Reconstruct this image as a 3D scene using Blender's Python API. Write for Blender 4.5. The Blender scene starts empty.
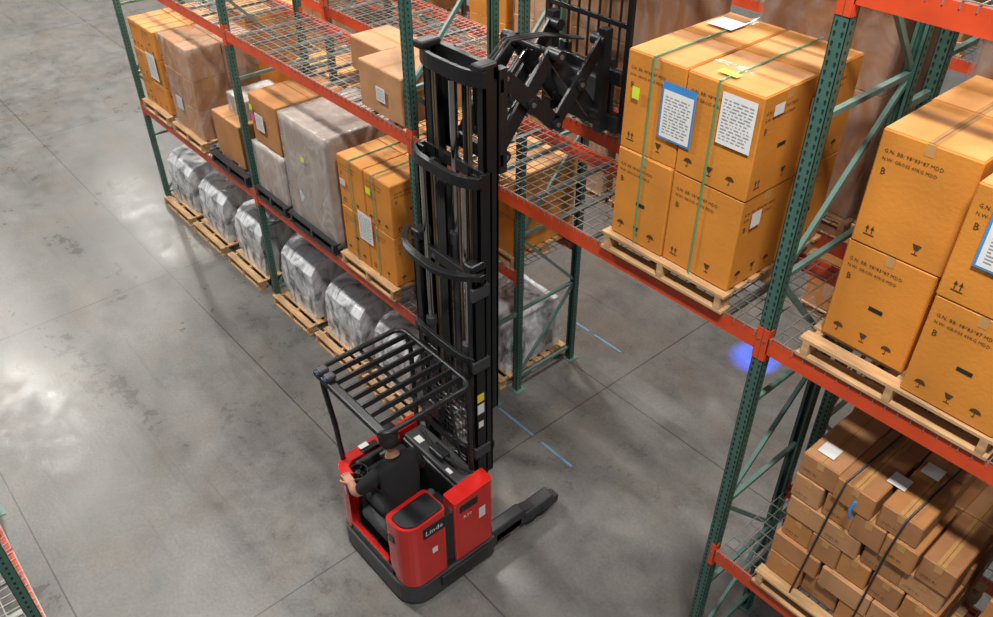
import bpy, bmesh, math, random
from mathutils import Vector, Matrix, noise
random.seed(7)
S = bpy.context.scene
COL = S.collection

# ---------------------------------------------------------------- materials
def nmat(name):
    m = bpy.data.materials.new(name); m.use_nodes = True
    nt = m.node_tree
    b = nt.nodes.get('Principled BSDF')
    return m, nt, b
def mat(name, c, rough=.5, metal=0., var=.12, scale=6., bump=0., bscale=40., coat=0., alpha=1., spec=.5, stretch=None):
    m, nt, b = nmat(name)
    tc = nt.nodes.new('ShaderNodeTexCoord')
    src = tc.outputs['Object']
    if stretch:
        mp = nt.nodes.new('ShaderNodeMapping'); mp.inputs['Scale'].default_value = stretch
        nt.links.new(src, mp.inputs['Vector']); src = mp.outputs['Vector']
    n = nt.nodes.new('ShaderNodeTexNoise'); n.inputs['Scale'].default_value = scale
    n.inputs['Detail'].default_value = 5
    nt.links.new(src, n.inputs['Vector'])
    r = nt.nodes.new('ShaderNodeValToRGB')
    r.color_ramp.elements[0].position = .3; r.color_ramp.elements[1].position = .7
    r.color_ramp.elements[0].color = (*[max(0, x*(1-var)) for x in c], 1)
    r.color_ramp.elements[1].color = (*[min(1, x*(1+var)) for x in c], 1)
    nt.links.new(n.outputs['Fac'], r.inputs['Fac'])
    nt.links.new(r.outputs['Color'], b.inputs['Base Color'])
    b.inputs['Roughness'].default_value = rough; b.inputs['Metallic'].default_value = metal
    b.inputs['Coat Weight'].default_value = coat
    b.inputs['Specular IOR Level'].default_value = spec
    if bump:
        n2 = nt.nodes.new('ShaderNodeTexNoise'); n2.inputs['Scale'].default_value = bscale
        nt.links.new(src, n2.inputs['Vector'])
        bp = nt.nodes.new('ShaderNodeBump'); bp.inputs['Strength'].default_value = bump
        bp.inputs['Distance'].default_value = .02
        nt.links.new(n2.outputs['Fac'], bp.inputs['Height']); nt.links.new(bp.outputs['Normal'], b.inputs['Normal'])
    return m
def wrapmat(name, c, lo, hi, scale=5., rough=.2, dist=1.2, a=.4, b_=.68):
    m, nt, b = nmat(name)
    out = nt.nodes['Material Output']
    b.inputs['Base Color'].default_value = (*c, 1); b.inputs['Roughness'].default_value = rough
    tr = nt.nodes.new('ShaderNodeBsdfTransparent'); mix = nt.nodes.new('ShaderNodeMixShader')
    tc = nt.nodes.new('ShaderNodeTexCoord')
    mp = nt.nodes.new('ShaderNodeMapping'); mp.inputs['Scale'].default_value = (1, 1, .5); mp.inputs['Rotation'].default_value = (.5, .6, .3)
    n = nt.nodes.new('ShaderNodeTexNoise'); n.inputs['Scale'].default_value = scale; n.inputs['Detail'].default_value = 4
    n.inputs['Distortion'].default_value = dist
    nt.links.new(tc.outputs['Object'], mp.inputs[0]); nt.links.new(mp.outputs[0], n.inputs['Vector'])
    r = nt.nodes.new('ShaderNodeMapRange'); r.inputs[1].default_value = a; r.inputs[2].default_value = b_
    r.inputs[3].default_value = lo; r.inputs[4].default_value = hi
    nt.links.new(n.outputs['Fac'], r.inputs[0]); nt.links.new(r.outputs[0], mix.inputs[0])
    nt.links.new(tr.outputs[0], mix.inputs[1]); nt.links.new(b.outputs[0], mix.inputs[2])
    nt.links.new(mix.outputs[0], out.inputs['Surface'])
    bp = nt.nodes.new('ShaderNodeBump'); bp.inputs['Strength'].default_value = .7; bp.inputs['Distance'].default_value = .04
    nt.links.new(n.outputs['Fac'], bp.inputs['Height']); nt.links.new(bp.outputs['Normal'], b.inputs['Normal'])
    return m

GREEN = mat('green_upright_paint', (.05, .125, .10), .4, var=.12)
GREENB = mat('brace_paint', (.12, .21, .18), .35, var=.12)
ORANGE = mat('orange_beam_paint', (.60, .065, .016), .4, var=.12)
HOLE = mat('hole_dark', (.008, .012, .01), .9)
WIRE = mat('galvanised_wire', (.34, .32, .29), .4, .5)
GALV = mat('galvanised_steel', (.24, .24, .23), .4, .7)
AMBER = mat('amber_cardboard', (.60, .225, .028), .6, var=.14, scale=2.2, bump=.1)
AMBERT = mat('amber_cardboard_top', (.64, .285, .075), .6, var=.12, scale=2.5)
KRAFT = mat('kraft_cardboard', (.37, .17, .068), .65, var=.18, scale=3, bump=.1)
KRAFT2 = mat('kraft_cardboard_light', (.46, .235, .105), .65, var=.16, scale=3, bump=.1)
KRAFT3 = mat('kraft_cardboard_tan', (.43, .19, .062), .65, var=.16, scale=3, bump=.1)
SEAM = mat('carton_seam', (.16, .07, .02), .8)
TAPE = mat('packing_tape', (.50, .27, .10), .25)
INK = mat('print_ink', (.07, .032, .014), .7)
DOCINK = mat('document_ink', (.3, .3, .32), .7)
PAPER = mat('white_paper', (.74, .74, .73), .6, var=.04)
BLUE = mat('blue_label', (.05, .25, .60), .5)
YEL = mat('yellow_label', (.62, .75, .05), .5)
YELO = mat('yellow_sticker', (.85, .6, .03), .5)
PINK = mat('pink_label', (.8, .08, .3), .5)
STRAPG = mat('green_strap', (.07, .32, .19), .35)
STRAPB = mat('black_strap', (.015, .016, .02), .4)
WOOD = mat('pallet_wood', (.50, .30, .145), .7, var=.32, scale=4, stretch=(1, 6, 6), bump=.1)
BLKPL = mat('black_plastic', (.02, .021, .024), .45)
WRAPC = wrapmat('clear_stretch_wrap', (.80, .82, .85), .22, .88, 3.6, .22, 1.6, .36, .58)
WRAPW = wrapmat('white_stretch_wrap', (.60, .58, .56), .45, .9, 3.5)
WRAPG = wrapmat('grey_stretch_wrap', (.47, .43, .40), .6, .88, 4)
WRAPT = wrapmat('thin_stretch_wrap', (.62, .57, .53), .05, .36, 5)
MACH = mat('machine_dark', (.035, .038, .042), .45, .2)
MACHG = mat('machine_grey', (.18, .185, .19), .45, .2)
RED = mat('red_truck_paint', (.62, .014, .010), .25, var=.05, coat=.4)
BLACK = mat('truck_black_steel', (.014, .015, .017), .38, .1)
BLACK2 = mat('mast_black_steel', (.016, .017, .019), .36, .3)
DGREY = mat('truck_dark_grey', (.04, .041, .045), .5)
CYL = mat('cylinder_grey', (.10, .10, .11), .3, .6)
CHROME = mat('chrome_rod', (.6, .6, .6), .15, 1.)
BRASS = mat('chain_steel', (.30, .23, .14), .35, .9)
RUB = mat('rubber', (.02, .02, .02), .75)
SEATM = mat('seat_fabric', (.07, .072, .078), .85)
SHIRT = mat('black_tshirt', (.010, .010, .012), .85)
PANTS = mat('dark_trousers', (.022, .023, .028), .85)
SKIN = mat('skin', (.50, .25, .16), .5, var=.05)
HAIR = mat('dark_hair', (.02, .013, .01), .7)
CAP = mat('black_cap', (.015, .016, .019), .8)
WHITE = mat('white_print', (.8, .8, .8), .5)
EYE = mat('eye_dark', (.02, .02, .02), .3)
TAPEBL = mat('floor_tape_blue', (.14, .30, .46), .5)
GLASSB = mat('camera_lens_blue', (.05, .15, .45), .1)

# ---------------------------------------------------------------- mesh builder
class MB:
    def __init__(s, name): s.name = name; s.v = []; s.f = []; s.m = []; s.sm = []; s.mats = []
    def mi(s, mt):
        if mt not in s.mats: s.mats.append(mt)
        return s.mats.index(mt)
    def add(s, vs, fs, mt, smooth=False, M=None):
        o = len(s.v); i = s.mi(mt)
        for v in vs:
            v = Vector(v)
            if M is not None: v = M @ v
            s.v.append(tuple(v))
        for f in fs:
            s.f.append([o+k for k in f]); s.m.append(i); s.sm.append(smooth)
    def box(s, x0, x1, y0, y1, z0, z1, mt, M=None):
        vs = [(x0,y0,z0),(x1,y0,z0),(x1,y1,z0),(x0,y1,z0),(x0,y0,z1),(x1,y0,z1),(x1,y1,z1),(x0,y1,z1)]
        s.add(vs, [(0,3,2,1),(4,5,6,7),(0,1,5,4),(1,2,6,5),(2,3,7,6),(3,0,4,7)], mt, M=M)
    def rbox(s, x0, x1, y0, y1, z0, z1, mt, b=.01, seg=2, M=None):
        bm = bmesh.new(); bmesh.ops.create_cube(bm, size=1)
        for v in bm.verts:
            v.co = Vector(((x0+x1)/2+v.co.x*(x1-x0), (y0+y1)/2+v.co.y*(y1-y0), (z0+z1)/2+v.co.z*(z1-z0)))
        b = min(b, .45*min(x1-x0, y1-y0, z1-z0))
        bmesh.ops.bevel(bm, geom=bm.edges[:], offset=b, segments=seg, affect='EDGES', profile=.5)
        bm.verts.index_update()
        s.add([v.co[:] for v in bm.verts], [[v.index for v in f.verts] for f in bm.faces], mt, M=M); bm.free()
    def bar(s, p0, p1, w, h, mt, up=(0,0,1), M=None):
        p0 = Vector(p0); p1 = Vector(p1); d = (p1-p0).normalized(); up = Vector(up)
        if abs(d.dot(up)) > .99: up = Vector((0,1,0))
        r = d.cross(up).normalized(); u = r.cross(d).normalized()
        vs = []
        for p in (p0, p1):
            for a, b in ((-1,-1),(1,-1),(1,1),(-1,1)): vs.append(p + r*a*w/2 + u*b*h/2)
        s.add(vs, [(0,1,2,3),(7,6,5,4),(0,4,5,1),(1,5,6,2),(2,6,7,3),(3,7,4,0)], mt, M=M)
    def tube(s, pts, r, mt, n=8, M=None, cap=True, smooth=True):
        pts = [Vector(p) for p in pts]; rs = r if isinstance(r, (list, tuple)) else [r]*len(pts)
        vs = []; fs = []
        t0 = (pts[1]-pts[0]).normalized()
        a = Vector((0,0,1)) if abs(t0.z) < .9 else Vector((1,0,0))
        nrm = t0.cross(a).normalized()
        for i, p in enumerate(pts):
            if i == 0: t = t0
            elif i == len(pts)-1: t = (pts[i]-pts[i-1]).normalized()
            else: t = ((pts[i+1]-pts[i]).normalized()+(pts[i]-pts[i-1]).normalized()).normalized()
            nrm = (nrm - t*nrm.dot(t)).normalized(); bn = t.cross(nrm)
            for k in range(n):
                an = 2*math.pi*k/n
                vs.append(p + (nrm*math.cos(an)+bn*math.sin(an))*rs[i])
        for i in range(len(pts)-1):
            for k in range(n):
                fs.append((i*n+k, i*n+(k+1)%n, (i+1)*n+(k+1)%n, (i+1)*n+k))
        s.add(vs, fs, mt, smooth, M)
        if cap:
            s.add(vs[:n], [list(range(n))[::-1]], mt, False, M); s.add(vs[-n:], [list(range(n))], mt, False, M)
    def extr(s, pts, z0, z1, mt, M=None):
        n = len(pts); zt = z1 if callable(z1) else (lambda x, y: z1)
        vs = [(x,y,z0) for x,y in pts]+[(x,y,zt(x,y)) for x,y in pts]
        fs = [list(range(n))[::-1], list(range(n,2*n))]+[(i,(i+1)%n,n+(i+1)%n,n+i) for i in range(n)]
        s.add(vs, fs, mt, M=M)
    def poly(s, pts, mt, M=None): s.add(pts, [list(range(len(pts)))], mt, M=M)
    def sphere(s, c, r, mt, nu=16, nv=10, sc=(1,1,1), M=None, fn=None, half=False):
        vs = []; fs = []
        for j in range(nv+1):
            ph = math.pi*j/nv*(.5 if half else 1)
            for i in range(nu):
                th = 2*math.pi*i/nu
                d = Vector((math.sin(ph)*math.cos(th), math.sin(ph)*math.sin(th), math.cos(ph)))
                p = Vector((d.x*r*sc[0], d.y*r*sc[1], d.z*r*sc[2]))
                if fn: p = fn(d, p)
                vs.append(Vector(c)+p)
        for j in range(nv):
            for i in range(nu):
                fs.append((j*nu+i, (j+1)*nu+i, (j+1)*nu+(i+1)%nu, j*nu+(i+1)%nu))
        s.add(vs, fs, mt, True, M)
    def done(s, parent=None, bevel=0):
        me = bpy.data.meshes.new(s.name)
        if parent is None:
            xs = [v[0] for v in s.v]; ys = [v[1] for v in s.v]; zs = [v[2] for v in s.v]
            o = Vector(((min(xs)+max(xs))/2, (min(ys)+max(ys))/2, min(zs)))
        else: o = Vector((0,0,0))
        me.from_pydata([tuple(Vector(v)-o) for v in s.v], [], s.f)
        for m in s.mats: me.materials.append(m)
        me.polygons.foreach_set('material_index', s.m); me.polygons.foreach_set('use_smooth', s.sm)
        me.update()
        ob = bpy.data.objects.new(s.name, me); COL.objects.link(ob); ob.location = o
        if parent is not None: ob.parent = parent
        if bevel:
            md = ob.modifiers.new('bevel', 'BEVEL'); md.width = bevel; md.segments = 2; md.limit_method = 'ANGLE'
        return ob

def empty(name, loc=(0,0,0)):
    e = bpy.data.objects.new(name, None); COL.objects.link(e); e.location = loc; e.empty_display_size = .2; return e

_tc = {}
def textgeo(body):
    if body in _tc: return _tc[body]
    cu = bpy.data.curves.new('t', 'FONT'); cu.body = body; cu.size = 1; cu.resolution_u = 1
    ob = bpy.data.objects.new('t', cu); COL.objects.link(ob)
    dg = bpy.context.evaluated_depsgraph_get(); dg.update()
    me = ob.evaluated_get(dg).to_mesh()
    r = ([v.co[:] for v in me.vertices], [list(p.vertices) for p in me.polygons])
    w = max([v[0] for v in r[0]] or [1])
    bpy.data.objects.remove(ob); bpy.data.curves.remove(cu)
    _tc[body] = (r[0], r[1], w); return _tc[body]
def face_frame(kind, o):
    o = Vector(o)
    if kind == 'F': X, Y, N = Vector((1,0,0)), Vector((0,0,1)), Vector((0,-1,0))
    elif kind == 'R': X, Y, N = Vector((0,1,0)), Vector((0,0,1)), Vector((1,0,0))
    else: X, Y, N = Vector((1,0,0)), Vector((0,1,0)), Vector((0,0,1))
    M = Matrix.Identity(4)
    for i in range(3): M[i][0] = X[i]; M[i][1] = Y[i]; M[i][2] = N[i]; M[i][3] = o[i]
    return M
def put_text(mb, body, M, x, y, size, mt, width=None):
    vs, fs, w = textgeo(body)
    if width: size = width/w
    mb.add([(x+v[0]*size, y+v[1]*size, .003) for v in vs], fs, mt, M=M)
def put_rect(mb, M, x0, y0, x1, y1, mt, z=.003):
    mb.poly([(x0,y0,z),(x1,y0,z),(x1,y1,z),(x0,y1,z)], mt, M)
def icon_arrows(mb, M, x, y, s):
    put_rect(mb, M, x, y, x+s, y+.1*s, INK)
    for dx in (.08, .56):
        put_rect(mb, M, x+(dx+.12)*s, y+.2*s, x+(dx+.22)*s, y+.7*s, INK)
        mb.poly([(x+dx*s, y+.6*s, .003), (x+(dx+.34)*s, y+.6*s, .003), (x+(dx+.17)*s, y+s, .003)], INK, M)
def icon_umb(mb, M, x, y, s):
    p = [(x+.5*s+.5*s*math.cos(a*math.pi/8), y+.5*s+.45*s*math.sin(a*math.pi/8), .003) for a in range(9)]
    mb.poly(p, INK, M); put_rect(mb, M, x+.46*s, y, x+.54*s, y+.5*s, INK); put_rect(mb, M, x+.3*s, y, x+.54*s, y+.08*s, INK)
def icon_glass(mb, M, x, y, s):
    mb.poly([(x+.1*s,y+s,.003),(x+.35*s,y+.45*s,.003),(x+.65*s,y+.45*s,.003),(x+.9*s,y+s,.003)], INK, M)
    put_rect(mb, M, x+.46*s, y, x+.54*s, y+.5*s, INK); put_rect(mb, M, x+.25*s, y, x+.75*s, y+.08*s, INK)
TXT = ["G.N. BB: 98*83*87 MDD", "N.W: GROSS 49KG MDD", "RGBRT CASE NO.2", "WIDE R4  BACK"]
def print_carton(mb, M, w, h, k=0, hole=True):
    s = min(.062, w*.14)
    put_text(mb, TXT[0], M, .08*w, h*.82, 0, INK, width=.60*w)
    put_text(mb, TXT[1], M, .08*w, h*.755, 0, INK, width=.56*w)
    put_text(mb, "B", M, .1*w, h*.64, .055, INK)
    if k % 2 == 0:
        icon_umb(mb, M, .12*w, .10*h, s); icon_glass(mb, M, .42*w, .10*h, s); icon_umb(mb, M, .70*w, .10*h, s)
    else:
        icon_arrows(mb, M, .12*w, .10*h, s); icon_glass(mb, M, .62*w, .10*h, s)
    if hole and k % 3 == 0:
        put_rect(mb, M, .44*w, .44*h, .60*w, .48*h, HOLE)
def doc(mb, M, x, y, w, h, blue=False):
    if blue: put_rect(mb, M, x-.015, y-.012, x+w+.015, y+h+.05, BLUE, .006)
    put_rect(mb, M, x, y, x+w, y+h, PAPER, .008)
    n = 13
    for i in range(n):
        yy = y+h*(.1+.82*i/n); xx = x+.08*w
        while xx < x+.85*w:
            l = random.uniform(.03, .2)*w
            put_rect(mb, M, xx, yy, min(xx+l, x+.93*w), yy+h*.022, DOCINK, .010); xx += l+.05*w

def carton(mb, x0, x1, y0, y1, z0, z1, mt, mtop, k=0, prints=True, jit=.006, M=None):
    a = random.uniform(-jit, jit)*1.5; c = Vector(((x0+x1)/2, (y0+y1)/2, 0))
    R = Matrix.Translation(c + Vector((random.uniform(-jit, jit), random.uniform(-jit, jit), 0))) @ Matrix.Rotation(a, 4, 'Z') @ Matrix.Translation(-c)
    if M is not None: R = M @ R
    g = .004
    mb.rbox(x0+g, x1-g, y0+g, y1-g, z0, z1-.003, mt, .008, 1, M=R)
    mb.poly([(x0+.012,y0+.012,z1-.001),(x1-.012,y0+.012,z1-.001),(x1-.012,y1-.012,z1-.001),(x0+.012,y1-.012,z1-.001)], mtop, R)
    ym = (y0+y1)/2; xm = (x0+x1)/2
    if (x1-x0) >= (y1-y0):
        mb.poly([(x0+.01,ym-.025,z1),(x1-.01,ym-.025,z1),(x1-.01,ym+.025,z1),(x0+.01,ym+.025,z1)], TAPE, R)
        mb.poly([(x0+.01,ym-.002,z1+.0006),(x1-.01,ym-.002,z1+.0006),(x1-.01,ym+.002,z1+.0006),(x0+.01,ym+.002,z1+.0006)], SEAM, R)
        mb.box(x1-g, x1-g+.002, ym-.025, ym+.025, z1-.07, z1-.004, TAPE, M=R)
    else:
        mb.poly([(xm-.025,y0+.01,z1),(xm+.025,y0+.01,z1),(xm+.025,y1-.01,z1),(xm-.025,y1-.01,z1)], TAPE, R)
        mb.poly([(xm-.002,y0+.01,z1+.0006),(xm+.002,y0+.01,z1+.0006),(xm+.002,y1-.01,z1+.0006),(xm-.002,y1-.01,z1+.0006)], SEAM, R)
        mb.box(xm-.025, xm+.025, y0+g-.002, y0+g, z1-.07, z1-.004, TAPE, M=R)
    if prints:
        print_carton(mb, R @ face_frame('F', (x0, y0+g, z0)), x1-x0, z1-z0, k)
        print_carton(mb, R @ face_frame('R', (x1-g, y0, z0)), y1-y0, z1-z0, k+1)
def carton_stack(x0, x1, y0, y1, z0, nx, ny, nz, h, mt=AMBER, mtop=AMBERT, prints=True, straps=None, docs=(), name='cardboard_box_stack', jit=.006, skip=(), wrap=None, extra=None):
    mb = MB(name)
    if isinstance(nx, int): nx = [i/nx for i in range(nx+1)]
    if isinstance(ny, int): ny = [i/ny for i in range(ny+1)]
    for k in range(nz):
        for i in range(len(nx)-1):
            for j in range(len(ny)-1):
                if (i, j, k) in skip: continue
                mm = mt if not isinstance(mt, (list, tuple)) else random.choice(mt)
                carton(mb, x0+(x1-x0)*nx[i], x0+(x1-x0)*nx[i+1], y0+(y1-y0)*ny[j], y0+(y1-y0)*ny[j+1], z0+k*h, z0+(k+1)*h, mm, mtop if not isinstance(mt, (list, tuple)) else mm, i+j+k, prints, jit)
    zt = z0+nz*h
    if straps:
        for fr, sm in straps:
            xs = x0+(x1-x0)*fr
            mb.box(xs-.006, xs+.006, y0-.012, y0-.008, z0-.05, zt+.01, sm)
            mb.box(xs-.006, xs+.006, y0-.012, y1+.012, zt+.008, zt+.012, sm)
    for (kind, x, z, w, hh, bl) in docs:
        o = (x0, y0, z0) if kind == 'F' else ((x1, y0, z0) if kind == 'R' else (x0, y0, zt))
        doc(mb, face_frame(kind, Vector(o)+{'F': Vector((0,-.008,0)), 'R': Vector((.008,0,0)), 'T': Vector((0,0,.002))}[kind]), x, z, w, hh, bl)
    if extra: extra(mb)
    if wrap: shell(mb, x0, x1, y0, y1, z0-.08, zt, wrap, .006, .015)
    return mb.done()

def shell(mb, x0, x1, y0, y1, z0, z1, mt, amp=.03, off=.02, taper=0, cuts=12):
    bm = bmesh.new(); bmesh.ops.create_cube(bm, size=1)
    bmesh.ops.subdivide_edges(bm, edges=bm.edges[:], cuts=cuts, use_grid_fill=True)
    sd = Vector((random.random()*50, random.random()*50, 0))
    for v in bm.verts:
        u = v.co.copy()
        tp = 1-taper*max(0, u.z+.2)
        p = Vector(((x0+x1)/2+u.x*tp*(x1-x0+2*off), (y0+y1)/2+u.y*tp*(y1-y0+2*off), (z0+z1)/2+u.z*(z1-z0)+(off if u.z > 0 else 0)))
        if taper and u.z > 0 and u.y < 0: p.z -= (z1-z0)*.20*(-u.y*2)**4*(u.z*2)
        if amp: p += noise.noise_vector(p*4+sd)*amp + noise.noise_vector(p*13+sd)*amp*.4
        p.z = max(p.z, z0)
        v.co = p
    bm.verts.index_update()
    fs = [[v.index for v in f.verts] for f in bm.faces if f.calc_center_median().z > z0+.002]
    mb.add([v.co[:] for v in bm.verts], fs, mt, amp < .02); bm.free()

def pallet(x0, x1, y0, y1, z, mt=WOOD, h=.14, name='wooden_pallet'):
    mb = MB(name); L = x1-x0; D = y1-y0
    for t in (0, .5, 1):
        xx = x0+.03+(L-.1)*t
        for u in (0, .5, 1):
            yy = y0+(D-.12)*u
            mb.box(xx, xx+.045, yy, yy+.12, z+.02, z+h-.045, mt)
        mb.box(xx, xx+.045, y0, y1, z+h-.045, z+h-.02, mt)
    n = 8
    for i in range(n):
        yy = y0+(D-.1)*i/(n-1); j = random.uniform(-.004, .004)
        mb.box(x0+j, x1+j, yy, yy+.095, z+h-.02, z+h, mt)
    for u in (0, .5, 1):
        yy = y0+(D-.1)*u
        mb.box(x0, x1, yy, yy+.1, z, z+.02, mt)
    return mb.done()

# ---------------------------------------------------------------- floor + shell
def floor_mat():
    m, nt, b = nmat('polished_concrete')
    N = nt.nodes.new; L = nt.links.new
    tc = N('ShaderNodeTexCoord')
    def noisen(scale, det=6, dist=0, rough=.55, stretch=None, rot=0):
        n = N('ShaderNodeTexNoise'); n.inputs['Scale'].default_value = scale; n.inputs['Detail'].default_value = det
        n.inputs['Distortion'].default_value = dist; n.inputs['Roughness'].default_value = rough
        if stretch:
            mp = N('ShaderNodeMapping'); mp.inputs['Scale'].default_value = stretch; mp.inputs['Rotation'].default_value = (0, 0, rot)
            L(tc.outputs['Object'], mp.inputs[0]); L(mp.outputs[0], n.inputs['Vector'])
        else: L(tc.outputs['Object'], n.inputs['Vector'])
        return n
    n1 = noisen(.6, 8, .3, .62); n2 = noisen(3.2, 9, .2, .72); n3 = noisen(30, 4); n4 = noisen(.8, 6, .6, .6, (.35, 1, 1)); n5 = noisen(.9, 8, .4, .62)
    n6 = noisen(1.0, 5, .3, .6, (.5, 9, 1), .12)
    r1 = N('ShaderNodeValToRGB'); e = r1.color_ramp.elements
    e[0].position = .33; e[0].color = (.085, .083, .081, 1); e[1].position = .67; e[1].color = (.205, .197, .185, 1)
    mx = N('ShaderNodeMix'); mx.data_type = 'FLOAT'; mx.inputs[0].default_value = .40
    L(n1.outputs['Fac'], mx.inputs[2]); L(n2.outputs['Fac'], mx.inputs[3]); L(mx.outputs[0], r1.inputs['Fac'])
    rs = N('ShaderNodeMapRange'); rs.inputs[1].default_value = .46; rs.inputs[2].default_value = .66; rs.inputs[3].default_value = 0; rs.inputs[4].default_value = .55
    L(n5.outputs['Fac'], rs.inputs[0])
    mc = N('ShaderNodeMix'); mc.data_type = 'RGBA'; L(rs.outputs[0], mc.inputs[0]); L(r1.outputs['Color'], mc.inputs[6]); mc.inputs[7].default_value = (.158, .132, .104, 1)
    m3 = N('ShaderNodeMapRange'); m3.inputs[1].default_value = .3; m3.inputs[2].default_value = .7; m3.inputs[3].default_value = .86; m3.inputs[4].default_value = 1.14
    L(n3.outputs['Fac'], m3.inputs[0])
    m6 = N('ShaderNodeMapRange'); m6.inputs[1].default_value = .58; m6.inputs[2].default_value = .74; m6.inputs[3].default_value = 1; m6.inputs[4].default_value = .76
    L(n6.outputs['Fac'], m6.inputs[0])
    m36 = N('ShaderNodeMath'); m36.operation = 'MULTIPLY'; L(m3.outputs[0], m36.inputs[0]); L(m6.outputs[0], m36.inputs[1])
    sx = N('ShaderNodeSeparateXYZ'); L(tc.outputs['Object'], sx.inputs[0])
    def joint(out, off, sp, w):
        a = N('ShaderNodeMath'); a.operation = 'ADD'; a.inputs[1].default_value = -off+sp*100.5; L(out, a.inputs[0])
        c = N('ShaderNodeMath'); c.operation = 'MODULO'; c.inputs[1].default_value = sp; L(a.outputs[0], c.inputs[0])
        d = N('ShaderNodeMath'); d.operation = 'SUBTRACT'; d.inputs[1].default_value = sp/2; L(c.outputs[0], d.inputs[0])
        f = N('ShaderNodeMath'); f.operation = 'ABSOLUTE'; L(d.outputs[0], f.inputs[0])
        g = N('ShaderNodeMath'); g.operation = 'GREATER_THAN'; g.inputs[1].default_value = w; L(f.outputs[0], g.inputs[0]); return g
    jx = joint(sx.outputs[0], -11.2, 6.1, .008); jy = joint(sx.outputs[1], 3.15, 3.15, .008)
    mu = N('ShaderNodeMath'); mu.operation = 'MULTIPLY'; L(jx.outputs[0], mu.inputs[0]); L(jy.outputs[0], mu.inputs[1])
    mr = N('ShaderNodeMapRange'); mr.inputs[3].default_value = .35; mr.inputs[4].default_value = 1; L(mu.outputs[0], mr.inputs[0])
    mm = N('ShaderNodeMath'); mm.operation = 'MULTIPLY'; L(mr.outputs[0], mm.inputs[0]); L(m36.outputs[0], mm.inputs[1])
    vm = N('ShaderNodeVectorMath'); vm.operation = 'SCALE'; L(mc.outputs[2], vm.inputs[0]); L(mm.outputs[0], vm.inputs['Scale'])
    L(vm.outputs[0], b.inputs['Base Color'])
    ra = N('ShaderNodeMath'); ra.operation = 'ADD'; L(n2.outputs['Fac'], ra.inputs[0]); L(n4.outputs['Fac'], ra.inputs[1])
    rr = N('ShaderNodeMapRange'); rr.inputs[1].default_value = .80; rr.inputs[2].default_value = 1.2; rr.inputs[3].default_value = .24; rr.inputs[4].default_value = .46
    L(ra.outputs[0], rr.inputs[0]); L(rr.outputs[0], b.inputs['Roughness'])
    bp = N('ShaderNodeBump'); bp.inputs['Strength'].default_value = .08; bp.inputs['Distance'].default_value = .02
    L(n3.outputs['Fac'], bp.inputs['Height']); L(bp.outputs['Normal'], b.inputs['Normal'])
    b.inputs['Specular IOR Level'].default_value = .6
    return m
fl = MB('floor'); fl.box(-40, 12, -10, 30, -.2, 0, floor_mat()); o = fl.done()
for v in o.data.vertices: v.co += o.location
o.location = (0, 0, 0)
WALL = mat('wall_paint', (.35, .35, .34), .7)
w = MB('wall_back'); w.box(-40, 12, 30, 30.2, 0, 12, WALL); w.done()
w = MB('wall_left'); w.box(-40.2, -40, -10, 30, 0, 12, WALL); w.done()

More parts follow.
